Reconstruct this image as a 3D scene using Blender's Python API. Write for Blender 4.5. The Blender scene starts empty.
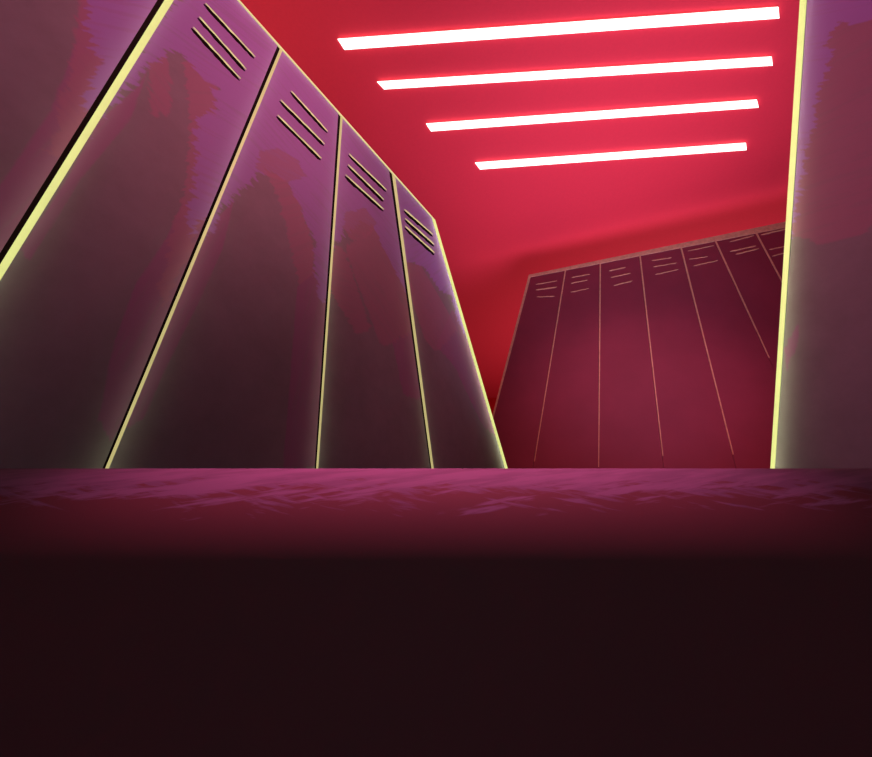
import bpy, bmesh, math, random
import numpy as np
from mathutils import Vector, Matrix

# measurements of the room, in metres: (s, z) = distance along a locker row, height
PLANES = {'left': ((-0.6504, 0.7248), 34.738), 'far': ((0.8279, 3.1112), 108.051), 'right': ((1.2127, 0.712), -34.0)}
LEFT_SEAMS = [[(-0.164, -0.1509, -0.1333), (-0.1753, -0.1768, -0.1761)], [(0.1568, 0.1682, 0.1771), (0.0635, 0.062, 0.063)], [(0.4522, 0.4657, 0.4757), (0.6153, 0.6188, 0.6213)], [(0.7684, 0.7902, 0.8113), (1.3041, 1.3061, 1.3132)]]
LEFT_END = [(1.103, 1.128), (2.243, 2.2663)]
RIGHT_END = [(-0.0015, -0.0167), (0.8021, 0.801)]
LEFT_LOUVERS = [[((-0.0737, 1.9288), (0.1006, 1.9225)), ((-0.0725, 1.8502), (0.0879, 1.8295)), ((-0.0749, 1.7865), (0.0824, 1.7685))], [((0.244, 1.9404), (0.4192, 1.9316)), ((0.2173, 1.8492), (0.4148, 1.852)), ((0.2211, 1.7689), (0.4125, 1.7676))], [((0.5332, 1.9313), (0.7609, 1.9511)), ((0.5356, 1.8693), (0.7483, 1.8786)), ((0.5306, 1.8037), (0.7529, 1.8236))], [((0.8864, 1.948), (1.1118, 1.9829)), ((0.8949, 1.8976), (1.1241, 1.926)), ((0.8973, 1.8515), (1.1286, 1.8731))]]
FAR_LOUVERS = [[((0.0492, 2.8794), (0.2305, 2.873)), ((0.043, 2.8199), (0.2223, 2.8066)), ((0.0445, 2.7434), (0.1898, 2.7158))], [((0.3539, 2.8769), (0.504, 2.873)), ((0.3395, 2.8164), (0.4746, 2.8169)), ((0.3242, 2.7255), (0.4727, 2.7271))], [((0.6563, 2.8677), (0.7869, 2.8715)), ((0.6585, 2.7959), (0.8135, 2.8012)), ((0.6662, 2.7086), (0.8094, 2.7212))], [((0.99, 2.8857), (1.1361, 2.8752)), ((0.9899, 2.819), (1.16, 2.8139)), ((0.9867, 2.7389), (1.1552, 2.7463))], [((1.2652, 2.9082), (1.4508, 2.9114)), ((1.2535, 2.8258), (1.3821, 2.8156)), ((1.2676, 2.753), (1.4367, 2.7581))], [((1.5631, 2.9161), (1.7315, 2.9298)), ((1.5427, 2.8219), (1.7188, 2.8261)), ((1.57, 2.7835), (1.7297, 2.7964))], [((1.7792, 2.9225), (1.9656, 2.9323)), ((1.7892, 2.7673), (1.9264, 2.7705)), ((1.7884, 2.7012), (1.9201, 2.7136))]]
FAR_SEAMS = [(0.3164, -0.1386), (0.6015, 0.308), (0.9146, 0.7154), (1.2227, 1.1225), (1.467, 1.54), (1.7492, 1.8305)]
FAR_ENDS = [0.0, -0.5471]
STRIPS = [[(-0.5863, 1.417), (-0.5549, 1.4742), (1.9735, 1.3118), (1.9317, 1.258)], [(-0.3792, 1.6588), (-0.3389, 1.7053), (2.1005, 1.5621), (2.0617, 1.5128)], [(-0.0697, 1.9374), (-0.0354, 1.9922), (2.1789, 1.8238), (2.1346, 1.7727)], [(0.2953, 2.2422), (0.338, 2.299), (2.2886, 2.1365), (2.2491, 2.0812)]]
PAINT = {
  1: [('M', [(-0.3324, 1.7117), (-0.2757, 1.5373), (-0.2414, 1.4139), (-0.2175, 1.1958), (-0.2189, 0.9794), (-0.2283, 0.8614), (-0.1853, 0.7456), (-0.1662, 0.8904), (-0.154, 1.7858), (-0.1727, 2.1217)]), ('R', [(-0.3324, 1.7117), (-0.2757, 1.5373), (-0.2289, 1.347), (-0.1912, 1.1083), (-0.191, 1.0935), (-0.1707, 1.1168), (-0.1626, 1.277), (-0.2377, 1.6149), (-0.2964, 1.804)]), ('P', [(-0.3149, 1.7564), (-0.266, 1.5571), (-0.2359, 1.4572), (-0.1973, 1.4182), (-0.1853, 1.2819), (-0.1744, 1.2539), (-0.1597, 1.3179), (-0.154, 1.7858), (-0.1535, 2.1711)])],
  2: [('M', [(0.0552, 1.2061), (0.0479, 1.067), (0.0261, 0.9204), (0.0292, 0.7842), (0.0507, 0.6211), (0.0832, 0.5921), (0.0994, 0.6806), (0.1019, 0.8747), (0.1252, 1.255)]), ('R', [(-0.1226, 1.5403), (-0.0961, 1.6074), (-0.035, 1.425), (-0.075, 1.3759)]), ('R', [(-0.0617, 1.6298), (-0.0146, 1.7166), (0.0376, 1.6446), (0.1169, 1.2657), (0.104, 1.0428), (0.0904, 0.9), (0.0663, 0.962), (0.0558, 1.0798), (0.0512, 1.2022), (0.0262, 1.3627), (-0.0052, 1.4908)]), ('M', [(-0.1477, 1.2609), (-0.1169, 1.4395), (-0.1181, 1.5248), (-0.1035, 1.3189), (-0.1292, 1.0862), (-0.1363, 0.8665), (-0.1542, 0.8763), (-0.1477, 1.0379)]), ('P', [(-0.14, 1.8144), (-0.008, 2.1522), (0.2033, 2.1323), (0.1579, 1.6609), (0.1327, 1.225), (0.0984, 1.1487), (0.0891, 1.1075), (0.0714, 1.2218), (0.0571, 1.3582), (0.0199, 1.4586), (0.0444, 1.5675), (0.0285, 1.6561), (-0.0129, 1.6283), (-0.0643, 1.6602), (-0.106, 1.6149), (-0.1181, 1.5248), (-0.1212, 1.4542), (-0.1352, 1.3524), (-0.1517, 1.2736), (-0.1564, 1.1981), (-0.1591, 1.1782), (-0.1593, 1.3964)])],
  3: [('M', [(0.1287, 1.1855), (0.1669, 1.3141), (0.1742, 1.1363), (0.1547, 0.934), (0.133, 0.7639), (0.1228, 0.6459), (0.0903, 0.6143), (0.0935, 0.7936), (0.1079, 0.9331)]), ('M', [(0.411, 1.1719), (0.4562, 1.2748), (0.5389, 1.2088), (0.5835, 0.6625), (0.465, 0.6332), (0.4414, 0.8736)]), ('R', [(0.2247, 1.5007), (0.2869, 1.4478), (0.4159, 1.1867), (0.4648, 1.2728), (0.4392, 1.3765), (0.384, 1.4541), (0.3592, 1.5235), (0.2924, 1.5359)]), ('P', [(0.1463, 2.1081), (0.4769, 2.1455), (0.555, 1.2191), (0.5137, 1.1769), (0.483, 1.2124), (0.441, 1.3912), (0.3783, 1.4626), (0.3004, 1.5349), (0.2276, 1.5039), (0.1932, 1.4229), (0.1619, 1.3093), (0.1486, 1.2772), (0.1377, 1.1827), (0.1285, 1.1335), (0.1104, 1.1523), (0.1392, 1.5877)]), ('R', [(0.2045, 1.5618), (0.2496, 1.6341), (0.3259, 1.6611), (0.3669, 1.6244), (0.3093, 1.5299), (0.2412, 1.4911), (0.1975, 1.4801)])],
  4: [('R', [(0.5236, 1.436), (0.5687, 1.4582), (0.7298, 1.2156), (0.7127, 1.1806), (0.6718, 1.1458), (0.5333, 1.2461)]), ('R', [(0.5732, 1.4617), (0.7163, 1.7003), (0.9286, 1.5103), (0.9904, 1.3339), (0.852, 1.2126), (0.7936, 1.1648), (0.7386, 1.2336)]), ('M', [(0.8514, 1.2212), (0.9834, 1.3399), (1.0576, 1.1182), (1.033, 1.0427), (0.9285, 1.0265), (0.887, 1.1298)]), ('P', [(0.4499, 2.0956), (0.8078, 2.1334), (0.9154, 1.6372), (0.9371, 1.4739), (0.8739, 1.5363), (0.7798, 1.605), (0.7122, 1.6801), (0.6399, 1.6495), (0.5639, 1.5318), (0.5452, 1.4868), (0.5031, 1.3877)]), ('R', [(0.5611, 1.6312), (0.653, 1.7384), (0.7148, 1.7159), (0.6794, 1.5984), (0.6009, 1.5231), (0.5525, 1.5419)])],
  5: [('M', [(1.1414, 1.3443), (1.2935, 1.31), (1.4354, 1.1782), (1.5219, 1.1022), (1.7008, 1.0816), (1.4484, 1.63), (1.2779, 1.6208)]), ('R', [(0.8881, 1.6336), (1.0141, 1.7166), (1.1744, 1.6271), (1.3287, 1.5324), (1.1964, 1.378), (1.1339, 1.31), (1.0601, 1.3371), (0.9568, 1.4919)]), ('P', [(0.7754, 2.0846), (1.1785, 2.1784), (1.499, 1.6273), (1.4587, 1.4962), (1.3308, 1.5806), (1.2623, 1.7023), (1.1748, 1.6749), (1.0526, 1.7212), (0.9558, 1.6846), (0.8624, 1.6142)])],
  6: [('R', [(-0.0209, 2.3087), (-0.1746, 1.9401), (0.089, 1.2245), (0.1833, 1.1849), (0.262, 1.2139), (0.3253, 1.3259)]), ('M', [(0.377, 1.0115), (0.4013, 0.9593), (0.4462, 0.8955), (0.4308, 0.9583), (0.3958, 1.0056)]), ('P', [(-0.0034, 2.3506), (-0.1746, 1.9401), (-0.1202, 1.7924), (-0.0668, 1.8132), (-0.0259, 1.8563), (-0.0244, 1.8942), (-0.0023, 1.8884), (0.0243, 1.8551), (0.0398, 1.7805), (0.0858, 1.7194), (0.1345, 1.651), (0.1423, 1.5974), (0.1883, 1.5361), (0.2267, 1.4437), (0.2753, 1.343), (0.3282, 1.2678), (0.357, 1.3117)])],
}

# colours and lamps
COL_BASE = (.16, .195, .245)
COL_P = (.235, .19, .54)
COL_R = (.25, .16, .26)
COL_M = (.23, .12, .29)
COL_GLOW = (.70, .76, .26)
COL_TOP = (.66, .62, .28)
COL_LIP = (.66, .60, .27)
COL_SEAM = (.52, .46, .19)
TUBE = 2.2
COL_CEIL = (.75, .033, .053)
COL_WALL = (.75, .02, .028)
COL_FAR = (.20,.028,.054)
COL_FTRIM = (.56, .30, .19)
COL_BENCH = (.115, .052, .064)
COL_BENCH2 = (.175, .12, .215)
COL_BENCHBASE = (.10, .04, .055)
END_PROUD = .004
R_PROUD = .003
BENCH_ZC = .3246
FAR_BOTTOM = 1.10
FAR_TRIM_END = (1.2, 1.297, 1.2153, 1.2516, 1.22, 1.863, 1.4)
PINK = (1, .22, .30)
EDGE_POWER = (.09, .06, .06, .06, .40, .10, .30)
EDGE_OFF = (.03, .03, .03, .03, .03, .02, .03)
LIPW = (.006, .0058, .0062, .0065, .008)
SLOT = (.011, .0105, .011, .012, .014)
AMB = 2.4
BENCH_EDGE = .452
SPOTS = [  # unseen lamps added to brighten lockers, ceiling and bench
 ('fill_spot', (1.3, .2, 3.0), (-.92, .5, 2.0), 300, 58, (1, .23, .29), 1.0, .1),
 ('fill_spot', (1.5, .9, 3.1), (.0, 1.5, 1.75), 100, 44, (1, .23, .29), 1.0, .1),
 ('fill_spot', (-1.0, .4, 3.1), (1.1, .9, 1.8), 230, 60, PINK, 1.0, .1),
 ('fill_uplight', (1.25, 2.0, .5), (1.25, 1.9, 3.4), 470, 90, (.66, .6, 1.0), 1.0, .8),
 ('fill_uplight', (-1.2, 1.3, 2.2), (-1.1, 1.35, 3.4), 29, 150, (1, .8, .9), 1.0, .2),
 ('fill_uplight', (1.0, 5.0, .9), (.7, 4.5, 3.4), 62, 130, (1, .6, .6), 1.0, .8),
 ('fill_uplight', (2.9, 4.4, .9), (2.6, 3.9, 3.4), 200, 110, (1, .8, 1), 1.0, .8),
 ('fill_spot', (0, .62, 3.1), (0, .42, .42), 640, 15.5, (1, .16, .32), 1.0, .03),
 ('fill_spot', (.9, .6, 2.6), (1.4, 2.9, 1.40), 130, 56, (1, .3, .40), 1.0, .1),
]

# ---------------------------------------------------------------- helpers
C = bpy.context.scene.collection

class Plane:
    """upright face of a locker row: s runs along the row, z up, off out of the face"""
    def __init__(self, name, flip=1):
        (ax, ay), h = PLANES[name]
        h = math.radians(h)
        self.a = Vector((ax, ay, 0)); self.h = Vector((math.sin(h), math.cos(h), 0))
        self.n = self.h.cross(Vector((0, 0, 1))) * flip
        self.flip = flip
    def p(self, s, z, off=0.0):
        return self.a + self.h * s + self.n * off + Vector((0, 0, z))

LEFT, FAR, RIGHT = Plane('left'), Plane('far'), Plane('right', -1)

def link(name, bm, mat, parent=None, smooth=False):
    bmesh.ops.recalc_face_normals(bm, faces=bm.faces)
    me = bpy.data.meshes.new(name); bm.to_mesh(me); bm.free()
    if smooth:
        for f in me.polygons: f.use_smooth = True
    me.materials.append(mat)
    o = bpy.data.objects.new(name, me); C.objects.link(o)
    if parent is not None:
        o.parent = parent
        o.matrix_parent_inverse = parent.matrix_world.inverted()
    return o

def empty(name, loc):
    o = bpy.data.objects.new(name, None); C.objects.link(o)
    o.location = loc; o.matrix_world = Matrix.Translation(loc); o.empty_display_size = .1
    return o

def tag(o, label, cat, group=None):
    o['label'] = label; o['category'] = cat
    if group: o['group'] = group
    return o

def prism(bm, pl, poly, o0, o1, bevel=0.0):
    """poly: (s,z) corners, extruded from off=o0 to off=o1"""
    n = len(poly)
    a = [bm.verts.new(pl.p(s, z, o0)) for s, z in poly]
    b = [bm.verts.new(pl.p(s, z, o1)) for s, z in poly]
    fs = [bm.faces.new(a), bm.faces.new(b[::-1])]
    for i in range(n):
        fs.append(bm.faces.new([a[i], b[i], b[(i+1) % n], a[(i+1) % n]]))
    if bevel:
        ed = {e for f in fs for e in f.edges}
        bmesh.ops.bevel(bm, geom=list(ed), offset=bevel, segments=2, affect='EDGES', profile=.6)
    return bm

def box(bm, x0, x1, y0, y1, z0, z1, bevel=0.0, seg=2):
    r = bmesh.ops.create_cube(bm, size=1)
    for v in r['verts']:
        v.co = Vector((x0 + (v.co.x+.5)*(x1-x0), y0 + (v.co.y+.5)*(y1-y0), z0 + (v.co.z+.5)*(z1-z0)))
    if bevel:
        bmesh.ops.bevel(bm, geom=list({e for v in r['verts'] for e in v.link_edges}), offset=bevel, segments=seg, affect='EDGES')
    return bm

# ---------------------------------------------------------------- materials
def new_mat(name):
    m = bpy.data.materials.new(name); m.use_nodes = True
    nt = m.node_tree; bs = nt.nodes['Principled BSDF']
    return m, nt, bs

def noise_on(nt, scale, detail=4, rough=.6, coord='Object', stretch=None, rot=None):
    tc = nt.nodes.new('ShaderNodeTexCoord'); mp = nt.nodes.new('ShaderNodeMapping'); nz = nt.nodes.new('ShaderNodeTexNoise')
    nz.inputs['Scale'].default_value = scale; nz.inputs['Detail'].default_value = detail; nz.inputs['Roughness'].default_value = rough
    if stretch: mp.inputs['Scale'].default_value = stretch
    src = tc.outputs[coord]
    if rot:                                          # turn first, then stretch
        mr_ = nt.nodes.new('ShaderNodeMapping'); mr_.inputs['Rotation'].default_value = rot
        nt.links.new(src, mr_.inputs[0]); src = mr_.outputs[0]
    nt.links.new(src, mp.inputs[0]); nt.links.new(mp.outputs[0], nz.inputs['Vector'])
    return nz

def ramp(nt, src, stops):
    r = nt.nodes.new('ShaderNodeValToRGB')
    els = r.color_ramp.elements
    while len(els) < len(stops): els.new(.5)
    for e, (p, c) in zip(els, stops):
        e.position = p; e.color = (*c, 1)
    nt.links.new(src, r.inputs[0]); return r

def plain(name, col, rough=.6, var=.12, scale=30, spec=.3, bump=.0):
    m, nt, bs = new_mat(name)
    nz = noise_on(nt, scale)
    r = ramp(nt, nz.outputs['Fac'], [(.25, tuple(c*(1-var) for c in col)), (.75, tuple(min(1, c*(1+var)) for c in col))])
    nt.links.new(r.outputs[0], bs.inputs['Base Color'])
    bs.inputs['Roughness'].default_value = rough
    bs.inputs['Specular IOR Level'].default_value = spec
    if bump:
        b = nt.nodes.new('ShaderNodeBump'); b.inputs['Strength'].default_value = bump; b.inputs['Distance'].default_value = .002
        nt.links.new(nz.outputs['Fac'], b.inputs['Height']); nt.links.new(b.outputs[0], bs.inputs['Normal'])
    return m

def glow(name, col, strength, var=0.0):
    m, nt, bs = new_mat(name)
    bs.inputs['Base Color'].default_value = (*[c*.1 for c in col], 1)
    bs.inputs['Emission Strength'].default_value = strength
    if var:
        nz = noise_on(nt, 14, 5)
        r = ramp(nt, nz.outputs['Fac'], [(.3, tuple(c*(1-var) for c in col)), (.65, col)])
        nt.links.new(r.outputs[0], bs.inputs['Emission Color'])
    else:
        bs.inputs['Emission Color'].default_value = (*col, 1)
    return m

def painted(name, base, coats, rough=.55):
    """old coat of paint with brushed-on patches; 'paint' holds how much of each coat"""
    m, nt, bs = new_mat(name)
    at = nt.nodes.new('ShaderNodeAttribute'); at.attribute_name = 'paint'
    sp = nt.nodes.new('ShaderNodeSeparateColor'); nt.links.new(at.outputs['Color'], sp.inputs[0])
    nz = noise_on(nt, 9, 6, .65)
    r0 = ramp(nt, nz.outputs['Fac'], [(.3, tuple(c*.9 for c in base)), (.7, tuple(c*1.1 for c in base))])
    cur = r0.outputs[0]
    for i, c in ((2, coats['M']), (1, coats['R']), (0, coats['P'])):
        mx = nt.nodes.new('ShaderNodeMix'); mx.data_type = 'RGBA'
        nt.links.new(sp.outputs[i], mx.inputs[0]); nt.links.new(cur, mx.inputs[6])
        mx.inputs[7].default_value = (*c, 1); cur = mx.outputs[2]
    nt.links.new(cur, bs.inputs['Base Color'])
    bs.inputs['Roughness'].default_value = rough; bs.inputs['Specular IOR Level'].default_value = .15
    fine = noise_on(nt, 260, 2)
    b = nt.nodes.new('ShaderNodeBump'); b.inputs['Strength'].default_value = .08; b.inputs['Distance'].default_value = .001
    nt.links.new(fine.outputs['Fac'], b.inputs['Height']); nt.links.new(b.outputs[0], bs.inputs['Normal'])
    return m

M = {}
M['door'] = painted('brushed_purple_paint', COL_BASE, {'P': COL_P, 'R': COL_R, 'M': COL_M})
M['carcass'] = plain('locker_carcass_black', (.012, .008, .010), .8, spec=.1)
M['slot'] = plain('vent_slot_black', (.006, .004, .005), .9, spec=.05)  # black strips stand in for the shade of slots and gaps
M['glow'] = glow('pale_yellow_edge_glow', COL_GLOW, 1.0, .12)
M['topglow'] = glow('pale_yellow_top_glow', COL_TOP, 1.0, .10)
M['lip'] = glow('pale_yellow_lip_glow', COL_LIP, 1.0, .25)  # light on the vent lips given as emission, they are no lamps
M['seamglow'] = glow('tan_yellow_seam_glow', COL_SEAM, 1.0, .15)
M['tube'] = glow('white_light_diffuser', (1.0, .97, .90), TUBE)
M['housing'] = plain('light_bracket', (.5, .1, .1), .5)
M['far_door'] = plain('far_door_maroon', COL_FAR, .6, .10, 3, .2)
M['far_body'] = plain('far_carcass_maroon', tuple(c*.9 for c in COL_FAR), .7, .1, 5, .2)
M['far_trim'] = plain('far_trim_brown', COL_FTRIM, .6, .22, 40, .2)
M['ceiling'] = plain('red_ceiling', COL_CEIL, .75, .03, 60, .12, .05)
M['wall'] = plain('dark_red_wall', COL_WALL, .8, .06, 4, .1)
M['floor'] = plain('dark_floor', (.03, .015, .02), .6, .2, 6, .2)
M['base'] = plain('bench_base_dark', COL_BENCHBASE, .75, .05, 8, .1)

def bench_mat():
    """dark red vinyl; lit band of the upper roll painted in as slanting magenta strokes"""
    m, nt, bs = new_mat('bench_plum_vinyl')
    tc = nt.nodes.new('ShaderNodeTexCoord'); sx = nt.nodes.new('ShaderNodeSeparateXYZ'); nt.links.new(tc.outputs['Object'], sx.inputs[0])
    def math_(op, a, b):
        n = nt.nodes.new('ShaderNodeMath'); n.operation = op
        for i, v in enumerate((a, b)):
            if isinstance(v, (int, float)): n.inputs[i].default_value = v
            else: nt.links.new(v, n.inputs[i])
        return n.outputs[0]
    n1 = noise_on(nt, 24, 3, .6, 'Object', (.7, .3, 6.0), (0, math.radians(11), 0))
    n2 = noise_on(nt, 30, 3, .6, 'Object', (.7, .3, 6.0), (0, math.radians(-14), 0))
    n3 = noise_on(nt, 2.2, 1, .5, 'Object', (1, .01, .01))
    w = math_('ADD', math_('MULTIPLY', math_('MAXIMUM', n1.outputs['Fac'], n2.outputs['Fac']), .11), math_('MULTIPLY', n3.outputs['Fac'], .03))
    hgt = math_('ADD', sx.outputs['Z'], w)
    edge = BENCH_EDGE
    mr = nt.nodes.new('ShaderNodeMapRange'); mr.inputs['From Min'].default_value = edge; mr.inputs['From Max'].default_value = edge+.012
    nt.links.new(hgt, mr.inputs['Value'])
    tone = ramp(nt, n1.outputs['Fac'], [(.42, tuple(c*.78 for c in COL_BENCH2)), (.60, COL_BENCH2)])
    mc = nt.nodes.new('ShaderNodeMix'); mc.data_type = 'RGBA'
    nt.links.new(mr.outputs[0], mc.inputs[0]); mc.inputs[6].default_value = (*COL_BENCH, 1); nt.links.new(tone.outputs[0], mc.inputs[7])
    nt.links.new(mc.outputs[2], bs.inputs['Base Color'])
    bs.inputs['Roughness'].default_value = .7; bs.inputs['Specular IOR Level'].default_value = .05
    return m
M['bench'] = bench_mat()

# ---------------------------------------------------------------- brush strokes
def vnoise(x, y, seed):
    xi, yi = np.floor(x).astype(int), np.floor(y).astype(int)
    fx, fy = x-xi, y-yi; fx = fx*fx*(3-2*fx); fy = fy*fy*(3-2*fy)
    def hsh(a, b):
        v = np.sin(a*127.1 + b*311.7 + seed*74.7)*43758.5453
        return v - np.floor(v)
    return (hsh(xi, yi)*(1-fx)+hsh(xi+1, yi)*fx)*(1-fy) + (hsh(xi, yi+1)*(1-fx)+hsh(xi+1, yi+1)*fx)*fy

def inside(px, py, poly):
    r = np.zeros(px.shape, bool); n = len(poly)
    for i in range(n):
        x1, y1 = poly[i]; x2, y2 = poly[(i+1) % n]
        if y1 == y2: continue
        c = ((y1 > py) != (y2 > py)) & (px < (x2-x1)*(py-y1)/(y2-y1)+x1)
        r ^= c
    return r

def paint_masks(S, Z, strokes, seed):
    out = np.zeros((S.size, 4), np.float32); out[:, 3] = 1
    idx = {'P': 0, 'R': 1, 'M': 2}
    for k, (cls, poly) in enumerate(strokes):
        acc = np.zeros(S.size)
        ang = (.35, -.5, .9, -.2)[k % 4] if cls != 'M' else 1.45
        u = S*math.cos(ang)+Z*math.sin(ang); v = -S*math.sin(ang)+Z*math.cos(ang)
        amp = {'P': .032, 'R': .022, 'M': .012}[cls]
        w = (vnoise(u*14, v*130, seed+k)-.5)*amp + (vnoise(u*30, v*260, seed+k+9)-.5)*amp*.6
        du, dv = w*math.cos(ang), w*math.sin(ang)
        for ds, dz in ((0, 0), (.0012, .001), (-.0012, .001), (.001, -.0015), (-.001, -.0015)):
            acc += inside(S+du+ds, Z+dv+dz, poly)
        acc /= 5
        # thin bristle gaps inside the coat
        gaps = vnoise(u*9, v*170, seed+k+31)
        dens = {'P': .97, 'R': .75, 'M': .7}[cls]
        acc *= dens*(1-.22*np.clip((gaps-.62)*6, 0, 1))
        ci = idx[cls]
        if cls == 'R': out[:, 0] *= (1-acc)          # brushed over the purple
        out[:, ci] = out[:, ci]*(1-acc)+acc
    return out

def lerp(a, b, t): return a+(b-a)*t

def door_mesh(name, pl, top, bot, z1, z0, thick, mat, parent, strokes=None, seed=0, ns=2, nz=2):
    """door between two slanting edges; top/bot = (s_left, s_right) at z1 / z0"""
    bm = bmesh.new(); V = []; SS = []; ZZ = []
    for j in range(nz+1):
        t = j/nz; z = lerp(z0, z1, t); a = lerp(bot[0], top[0], t); b = lerp(bot[1], top[1], t)
        row = []
        for i in range(ns+1):
            s = lerp(a, b, i/ns); row.append(bm.verts.new(pl.p(s, z, 0))); SS.append(s); ZZ.append(z)
        V.append(row)
    for j in range(nz):
        for i in range(ns):
            bm.faces.new([V[j][i], V[j][i+1], V[j+1][i+1], V[j+1][i]])
    # folded rim and back
    rim = [V[0][i] for i in range(ns+1)] + [V[j][ns] for j in range(1, nz+1)] + [V[nz][i] for i in range(ns-1, -1, -1)] + [V[j][0] for j in range(nz-1, 0, -1)]
    back = [bm.verts.new(v.co - pl.n*thick) for v in rim]
    for k in range(len(rim)):
        q = (k+1) % len(rim)
        bm.faces.new([rim[k], back[k], back[q], rim[q]])
    bm.faces.new(back)
    n_front = len(SS); n_tot = len(bm.verts)
    o = link(name, bm, mat, parent)
    col = np.zeros((n_tot, 4), np.float32); col[:, 3] = 1
    if strokes:
        col[:n_front] = paint_masks(np.array(SS), np.array(ZZ), strokes, seed)
    at = o.data.color_attributes.new('paint', 'FLOAT_COLOR', 'POINT')
    at.data.foreach_set('color', col.ravel())
    return o

def ridge(bm, pl, p0, p1, w0, w1, o0, o1, wob=0.0, rnd=None, n=14):
    """slim hand-bent strip from p0 to p1 lying in the face"""
    d = Vector((p1[0]-p0[0], p1[1]-p0[1])); L = d.length; d /= L; q = Vector((-d.y, d.x))
    rows = []
    for i in range(n+1):
        t = i/n
        end = min(1, min(t, 1-t)*9+.25)
        w = lerp(w0, w1, t)*end*(1+(rnd.uniform(-.25, .25) if rnd else 0))
        k = (rnd.uniform(-wob, wob) if rnd else 0)
        c = Vector(p0)+d*(L*t)+q*k
        a, b = c-q*w*.5, c+q*w*.5
        rows.append([bm.verts.new(pl.p(a.x, a.y, o0)), bm.verts.new(pl.p(a.x, a.y, o1*.6)),
                     bm.verts.new(pl.p(c.x, c.y, o1)), bm.verts.new(pl.p(b.x, b.y, o1*.6)), bm.verts.new(pl.p(b.x, b.y, o0))])
    for r, s in zip(rows, rows[1:]):
        for k in range(5): bm.faces.new([r[k], r[(k+1) % 5], s[(k+1) % 5], s[k]])
    bm.faces.new(rows[0]); bm.faces.new(rows[-1][::-1])
    return bm

# ---------------------------------------------------------------- left row of lockers
ZT = 2.1
TT = .010                                            # top trim height
rnd = random.Random(4)
seams = [[list(r[0]), list(r[1])] for r in LEFT_SEAMS]
for k, (b, y) in enumerate(((.004, .006), (.0022, .0035), (.0035, .003), (.0035, .005))):   # keep the slim edges from vanishing at the floor
    c = seams[k][1][1]; seams[k][1][0] = min(seams[k][1][0], c-b); seams[k][1][2] = max(seams[k][1][2], c+y)
PROUD = (0, .003, .004, .005, .006)
labels_left = [
 'nearest locker of the left row, cut off by the left border of the view',
 'tall purple locker just right of the widest glowing yellow edge, left row',
 'purple locker in the middle of the left row of five',
 'narrow purple locker second from the far end of the left row',
 'far end locker of the left row, its slanting outer edge glowing against red',
]
lefts = [(-.50, -.58)] + [(s[0][1], s[1][1]) for s in seams]          # trim starts
rights = [(s[0][0], s[1][0]) for s in seams] + [(LEFT_END[0][0], LEFT_END[1][0])]
for k in range(5):
    l_t, l_b = lefts[k]; r_t, r_b = rights[k]
    mid = (l_b+r_b)/2
    t = empty('locker', LEFT.p(mid, 0, -.2)); tag(t, labels_left[k], 'locker', 'lockers of the left row')
    cb_l = (l_t+.002, l_b+.002); outer = (LEFT_END[0][1], LEFT_END[1][1]) if k == 4 else (seams[k][0][1]-.001, seams[k][1][1]-.001)
    link('carcass', prism(bmesh.new(), LEFT, [(cb_l[1], 0), (outer[1], 0), (outer[0], ZT), (cb_l[0], ZT)], -.0085, -.42), M['carcass'], t)
    # glowing edge on the near side
    if k:
        w_t, w_b = seams[k-1][0][2], seams[k-1][1][2]
        mt = M['glow'] if k == 1 else M['seamglow']
        link('edge_trim', prism(bmesh.new(), LEFT, [(l_b, .02), (w_b, .02), (w_t, ZT-TT), (l_t, ZT-TT)], -.0014, .001), mt, t)
    else:
        w_t, w_b = l_t+.012, l_b+.012
        link('edge_trim', prism(bmesh.new(), LEFT, [(l_b, .02), (w_b, .02), (w_t, ZT-TT), (l_t, ZT-TT)], -.020, .003, .0006), M['glow'], t)
    link('top_trim', prism(bmesh.new(), LEFT, [(l_t, ZT-TT), (seams[k][0][1]-.0006 if k < 4 else r_t, ZT-TT), (seams[k][0][1]-.0006 if k < 4 else LEFT_END[0][1], ZT), (l_t, ZT)], -.0080, .002), M['topglow'], t)
    if k == 4:
        link('end_trim', prism(bmesh.new(), LEFT, [(r_b, .02), (LEFT_END[1][1], .02), (LEFT_END[0][1], ZT-.004), (r_t, ZT-TT)], -.0080, END_PROUD), M['glow'], t)
    if k < 4:                                        # black strip added as the shade in the gap to the next locker
        sg = seams[k]
        link('gap_shade', prism(bmesh.new(), LEFT, [(sg[1][0]+.0003, .02), (sg[1][1]-.0005, .02), (sg[0][1]-.0005, ZT-TT-.001), (sg[0][0]+.0003, ZT-TT-.001)], -.0083, -.0012), M['slot'], t)
    dz = ZT-TT-.0005
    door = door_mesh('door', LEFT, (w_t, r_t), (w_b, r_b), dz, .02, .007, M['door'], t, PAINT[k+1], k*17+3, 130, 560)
    if k:
        louvers = LEFT_LOUVERS[k-1]
    else:
        base = LEFT_LOUVERS[0]
        louvers = [((a[0]-.325, a[1]+.01), (b[0]-.325, b[1]+.01)) for a, b in base]
    for a, b in louvers:
        lw = LIPW[k]
        sl = link('vent_slot', ridge(bmesh.new(), LEFT, (a[0]-.003, a[1]-SLOT[k]), (b[0]-.001, b[1]-SLOT[k]), SLOT[k]*1.5, SLOT[k]*1.5, -.001, .0009, .0009, rnd), M['slot'], door)
        link('lip', ridge(bmesh.new(), LEFT, a, b, lw, lw, -.001, .0028, .0008, rnd), M['lip'], sl)

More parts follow.
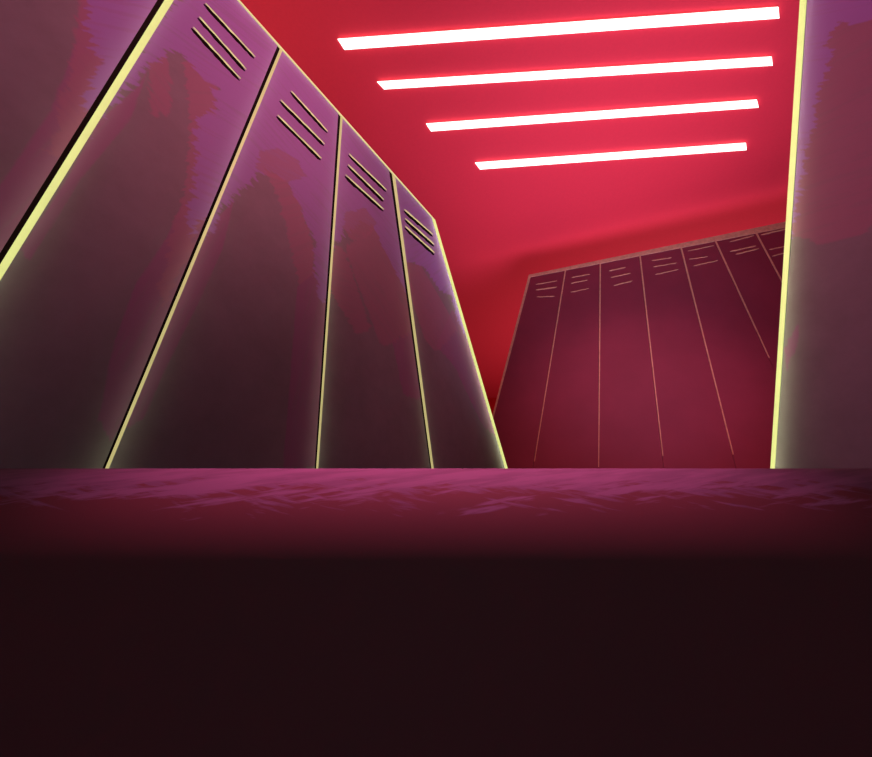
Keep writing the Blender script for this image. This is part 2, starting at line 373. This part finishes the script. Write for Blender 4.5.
# ---------------------------------------------------------------- right locker
t = empty('locker', RIGHT.p(.5, 0, -.2)); tag(t, 'large purple locker close by at the right border, seen past its glowing vertical edge', 'locker')
e_t, e_b = RIGHT_END[0][0], RIGHT_END[1][0]; i_t, i_b = e_t-.0165, e_b-.006
l_t, l_b = -.34, .16; ZR = 2.15
link('carcass', prism(bmesh.new(), RIGHT, [(l_b, 0), (e_b, 0), (e_t, ZR), (l_t, ZR)], -.0085, -.42), M['carcass'], t)
link('end_trim', prism(bmesh.new(), RIGHT, [(i_b, .02), (e_b, .02), (e_t, ZR), (i_t, ZR-TT)], -.0080, R_PROUD), M['glow'], t)
link('top_trim', prism(bmesh.new(), RIGHT, [(l_t, ZR-TT), (i_t, ZR-TT), (e_t, ZR), (l_t, ZR)], -.0080, .002), M['topglow'], t)
link('edge_trim', prism(bmesh.new(), RIGHT, [(l_b, .02), (l_b+.012, .02), (l_t+.012, ZR-TT), (l_t, ZR-TT)], -.008, .001), M['glow'], t)
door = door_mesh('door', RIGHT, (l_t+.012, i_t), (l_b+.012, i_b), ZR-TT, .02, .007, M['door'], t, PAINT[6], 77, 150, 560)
for zz in (1.99, 1.915, 1.84):
    sl = link('vent_slot', ridge(bmesh.new(), RIGHT, (-.27, zz-.0065), (-.13, zz-.0065), .0095, .0095, -.001, .0012, .0006, rnd), M['slot'], door)
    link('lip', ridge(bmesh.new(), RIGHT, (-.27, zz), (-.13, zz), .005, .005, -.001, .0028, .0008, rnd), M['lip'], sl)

# ---------------------------------------------------------------- far row on its plinth
ZF, ZB = 3.0, FAR_BOTTOM
def sl_at(s_top, s_125, z): return s_top + (s_125-s_top)*(3.0-z)/(3.0-1.25)
edges = [(FAR_ENDS[0], sl_at(FAR_ENDS[0], FAR_ENDS[1], ZB))] + [(a, sl_at(a, b, ZB)) for a, b in FAR_SEAMS] + [(2.03, 2.14)]
labels_far = [
 'maroon locker at the left end of the far row',
 'maroon locker second from the left in the far row',
 'maroon locker in the far row just right of the upright seam',
 'middle maroon locker of the seven in the far row',
 'maroon locker third from the right in the far row, under the brown top edge',
 'maroon locker second from the right in the far row, beside the short broken seam',
 'maroon locker at the right end of the far row, partly hidden behind another locker',
]
for k in range(7):
    (l_t, l_b), (r_t, r_b) = edges[k], edges[k+1]
    t = empty('locker', FAR.p((l_b+r_b)/2, ZB, -.2)); tag(t, labels_far[k], 'locker', 'lockers of the far row')
    link('carcass', prism(bmesh.new(), FAR, [(l_b+.001, ZB), (r_b-.001, ZB), (r_t-.001, ZF), (l_t+.001, ZF)], -.019, -.25), M['far_body'], t)
    sl0, sl1 = (l_t-l_b)/(ZF-ZB), (r_t-r_b)/(ZF-ZB)
    d_l, d_r = l_t-sl0*.02, r_t-sl1*.02             # the two edges where the door ends
    tw = .011 if k else .022
    zz = FAR_TRIM_END[k]; q = (zz-ZB)/(ZF-ZB); lz = lerp(l_b, l_t, q)
    link('edge_trim', prism(bmesh.new(), FAR, [(lz, zz), (lz+tw*.55, zz), (d_l+tw, ZF-.02), (d_l, ZF-.02)], -.018, .003, .0006), M['far_trim'], t)
    th0, th1 = lerp(.030, .058, k/7), lerp(.030, .058, (k+1)/7)
    sl0, sl1 = (l_t-l_b)/(ZF-ZB), (r_t-r_b)/(ZF-ZB)
    link('top_trim', prism(bmesh.new(), FAR, [(l_t-sl0*th0, ZF-th0), (r_t-sl1*th1-.0016, ZF-th1), (r_t-.0016, ZF), (l_t, ZF)], -.018, .004, .0006), M['far_trim'], t)
    door = door_mesh('door', FAR, (d_l+.0005, d_r-.0016), (l_b+.0005, r_b-.0016), ZF-.02, ZB+.004, .016, M['far_door'], t)
    for a, b in FAR_LOUVERS[k]:
        r = rnd.uniform(.7, 1.15)
        link('vent_lip', ridge(bmesh.new(), FAR, a, b, .0105*r, .009*r, -.001, .003, .0015, rnd, 10), M['far_trim'], door)
bm = prism(bmesh.new(), FAR, [(-1.0, 0), (2.4, 0), (2.4, ZB-.003), (-1.0, ZB-.003)], .004, -.35, .006)
pl = link('far_plinth', bm, M['far_body']); pl['kind'] = 'structure'  # plinth under the far row, hidden behind the bench

# ---------------------------------------------------------------- ceiling lights
CEIL = 3.360
names = ['longest glowing white light bar, topmost of the four on the red ceiling',
 'second glowing white light bar from the top on the red ceiling',
 'third glowing white light bar from the top on the red ceiling',
 'shortest glowing white light bar, lowest of the four on the red ceiling']
for g, lab in zip(STRIPS, names):
    cx = sum(p[0] for p in g)/4; cy = sum(p[1] for p in g)/4
    t = empty('ceiling_light', (cx, cy, CEIL)); tag(t, lab, 'ceiling light', 'light bars on the red ceiling')
    bm = bmesh.new()
    a = [bm.verts.new((x, y, 3.34)) for x, y in g]; b = [bm.verts.new((x, y, 3.347)) for x, y in g]
    bm.faces.new(a); bm.faces.new(b[::-1])
    for i in range(4): bm.faces.new([a[i], b[i], b[(i+1) % 4], a[(i+1) % 4]])
    bmesh.ops.bevel(bm, geom=list(bm.edges), offset=.001, segments=1, affect='EDGES')
    link('diffuser', bm, M['tube'], t)
    for q in (.25, .75):
        x = lerp((g[0][0]+g[1][0])/2, (g[2][0]+g[3][0])/2, q); y = lerp((g[0][1]+g[1][1])/2, (g[2][1]+g[3][1])/2, q)
        link('bracket', box(bmesh.new(), x-.02, x+.02, y-.015, y+.015, 3.347, CEIL, .002), M['housing'], t)

# ---------------------------------------------------------------- bench in front
R = .10; YF = .33; ZC = BENCH_ZC; HX = .62; YB = .60
bt = empty('bench', (0, (YF+YB)/2, 0)); tag(bt, 'long dark plum bench with rounded padded top running across the whole foreground', 'bench')
prof = [(YB-.02, ZC-R+.0)]
prof = []
for i in range(25):
    a = math.radians(90+90*i/24); prof.append((YF+R+R*math.cos(a), ZC+R*math.sin(a)))
prof += [(YF, ZC-.004), (YF, ZC-R*.6), (YB, ZC-R*.6), (YB, ZC+R*.7)]
for i in range(1, 9):
    a = math.radians(90*i/8); prof.append((YB-R*.3+R*.3*math.cos(a), ZC+R*.7+R*.3*math.sin(a)))
bm = bmesh.new(); nx = 40; rows = []
for i in range(nx+1):
    x = lerp(-HX, HX, i/nx); rows.append([bm.verts.new((x, y, z)) for y, z in prof])
for r, s in zip(rows, rows[1:]):
    for k in range(len(prof)): bm.faces.new([r[k], r[(k+1) % len(prof)], s[(k+1) % len(prof)], s[k]])
bm.faces.new(rows[0]); bm.faces.new(rows[-1][::-1])
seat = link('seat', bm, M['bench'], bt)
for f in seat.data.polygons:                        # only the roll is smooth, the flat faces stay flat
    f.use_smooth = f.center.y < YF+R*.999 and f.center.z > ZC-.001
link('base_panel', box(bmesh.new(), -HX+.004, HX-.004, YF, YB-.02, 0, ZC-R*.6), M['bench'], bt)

# ---------------------------------------------------------------- room shell
def slab(name, x0, x1, y0, y1, z0, z1, mat):
    o = link(name, box(bmesh.new(), x0, x1, y0, y1, z0, z1), mat); o['kind'] = 'structure'; return o
X0, X1, Y0, Y1 = -2.6, 4.6, -1.6, 6.4
slab('floor', X0-.1, X1+.1, Y0-.1, Y1+.1, -.1, 0, M['floor'])
slab('ceiling', X0-.1, X1+.1, Y0-.1, Y1+.1, CEIL, CEIL+.1, M['ceiling'])
slab('wall_back', X0, X1, Y1, Y1+.1, 0, CEIL, M['wall'])
slab('wall_front', X0, X1, Y0-.1, Y0, 0, CEIL, M['wall'])
slab('wall_left', X0-.1, X0, Y0-.1, Y1+.1, 0, CEIL, M['wall'])
slab('wall_right', X1, X1+.1, Y0-.1, Y1+.1, 0, CEIL, M['wall'])

# ---------------------------------------------------------------- added lamps
def spot(name, loc, aim, power, deg, col, blend=1.0, size=.08):
    l = bpy.data.lights.new(name, 'SPOT'); l.energy = power; l.spot_size = math.radians(deg); l.spot_blend = blend
    l.color = col; l.shadow_soft_size = size
    o = bpy.data.objects.new(name, l); C.objects.link(o); o.location = loc
    o.rotation_euler = (Vector(aim)-Vector(loc)).to_track_quat('-Z', 'Y').to_euler()
    o['kind'] = 'helper'
    return o
for a in SPOTS: spot(*a)
pl_ = bpy.data.lights.new('fill_lamp', 'POINT'); pl_.energy = AMB; pl_.color = (.6, .9, 1); pl_.shadow_soft_size = .25  # unseen lamp added behind the camera as ambient fill
po = bpy.data.objects.new('fill_lamp', pl_); C.objects.link(po); po.location = (0, -.5, .4); po['kind'] = 'helper'

def halo_lamp(pl, a, b, power, off=.03, col=(.88, .74, .36)):
    """thin unseen lamp added off a glowing edge to cast its halo on the face"""
    p, q = pl.p(*a, off), pl.p(*b, off)
    l = bpy.data.lights.new('halo_lamp', 'AREA'); l.shape = 'RECTANGLE'; l.size = (q-p).length; l.size_y = .004
    l.energy = power*(q-p).length; l.color = col
    o = bpy.data.objects.new('halo_lamp', l); C.objects.link(o)
    X = (q-p).normalized(); Z = pl.n.normalized(); Y = Z.cross(X)
    o.matrix_world = Matrix.Translation((p+q)/2) @ Matrix((X, Y, Z)).transposed().to_4x4()
    o['kind'] = 'helper'
def edge_line(top, bot, z1, z0, zt):
    f = lambda z: top+(bot-top)*(zt-z)/zt
    return (f(z1), z1), (f(z0), z0)
for k in range(4):
    halo_lamp(LEFT, *edge_line(seams[k][0][1], seams[k][1][1], ZT-.02, .25, ZT), EDGE_POWER[k], EDGE_OFF[k])
halo_lamp(LEFT, *edge_line(LEFT_END[0][0], LEFT_END[1][0], ZT-.02, .4, ZT), EDGE_POWER[4], EDGE_OFF[4])
halo_lamp(LEFT, (-.45, ZT-.004), (LEFT_END[0][0], ZT-.004), EDGE_POWER[5], EDGE_OFF[5])
halo_lamp(RIGHT, *edge_line(e_t, e_b, ZR-.02, .4, ZR), EDGE_POWER[6], EDGE_OFF[6])

w = bpy.data.worlds.new('World'); bpy.context.scene.world = w; w.use_nodes = True
w.node_tree.nodes['Background'].inputs[0].default_value = (.02, .006, .012, 1)

# ---------------------------------------------------------------- camera
cam = bpy.data.cameras.new('camera'); co = bpy.data.objects.new('camera', cam); C.objects.link(co)
cam.sensor_fit = 'HORIZONTAL'; cam.sensor_width = 36; cam.lens = 36*450/872
cam.clip_start = .02
co.location = (0, 0, .3); co.rotation_euler = (math.radians(90+28), 0, 0)
sc = bpy.context.scene; sc.camera = co
vs = sc.view_settings; vs.view_transform = 'Standard'; vs.look = 'None'; vs.gamma = 1; vs.use_curve_mapping = False; vs.exposure = 0
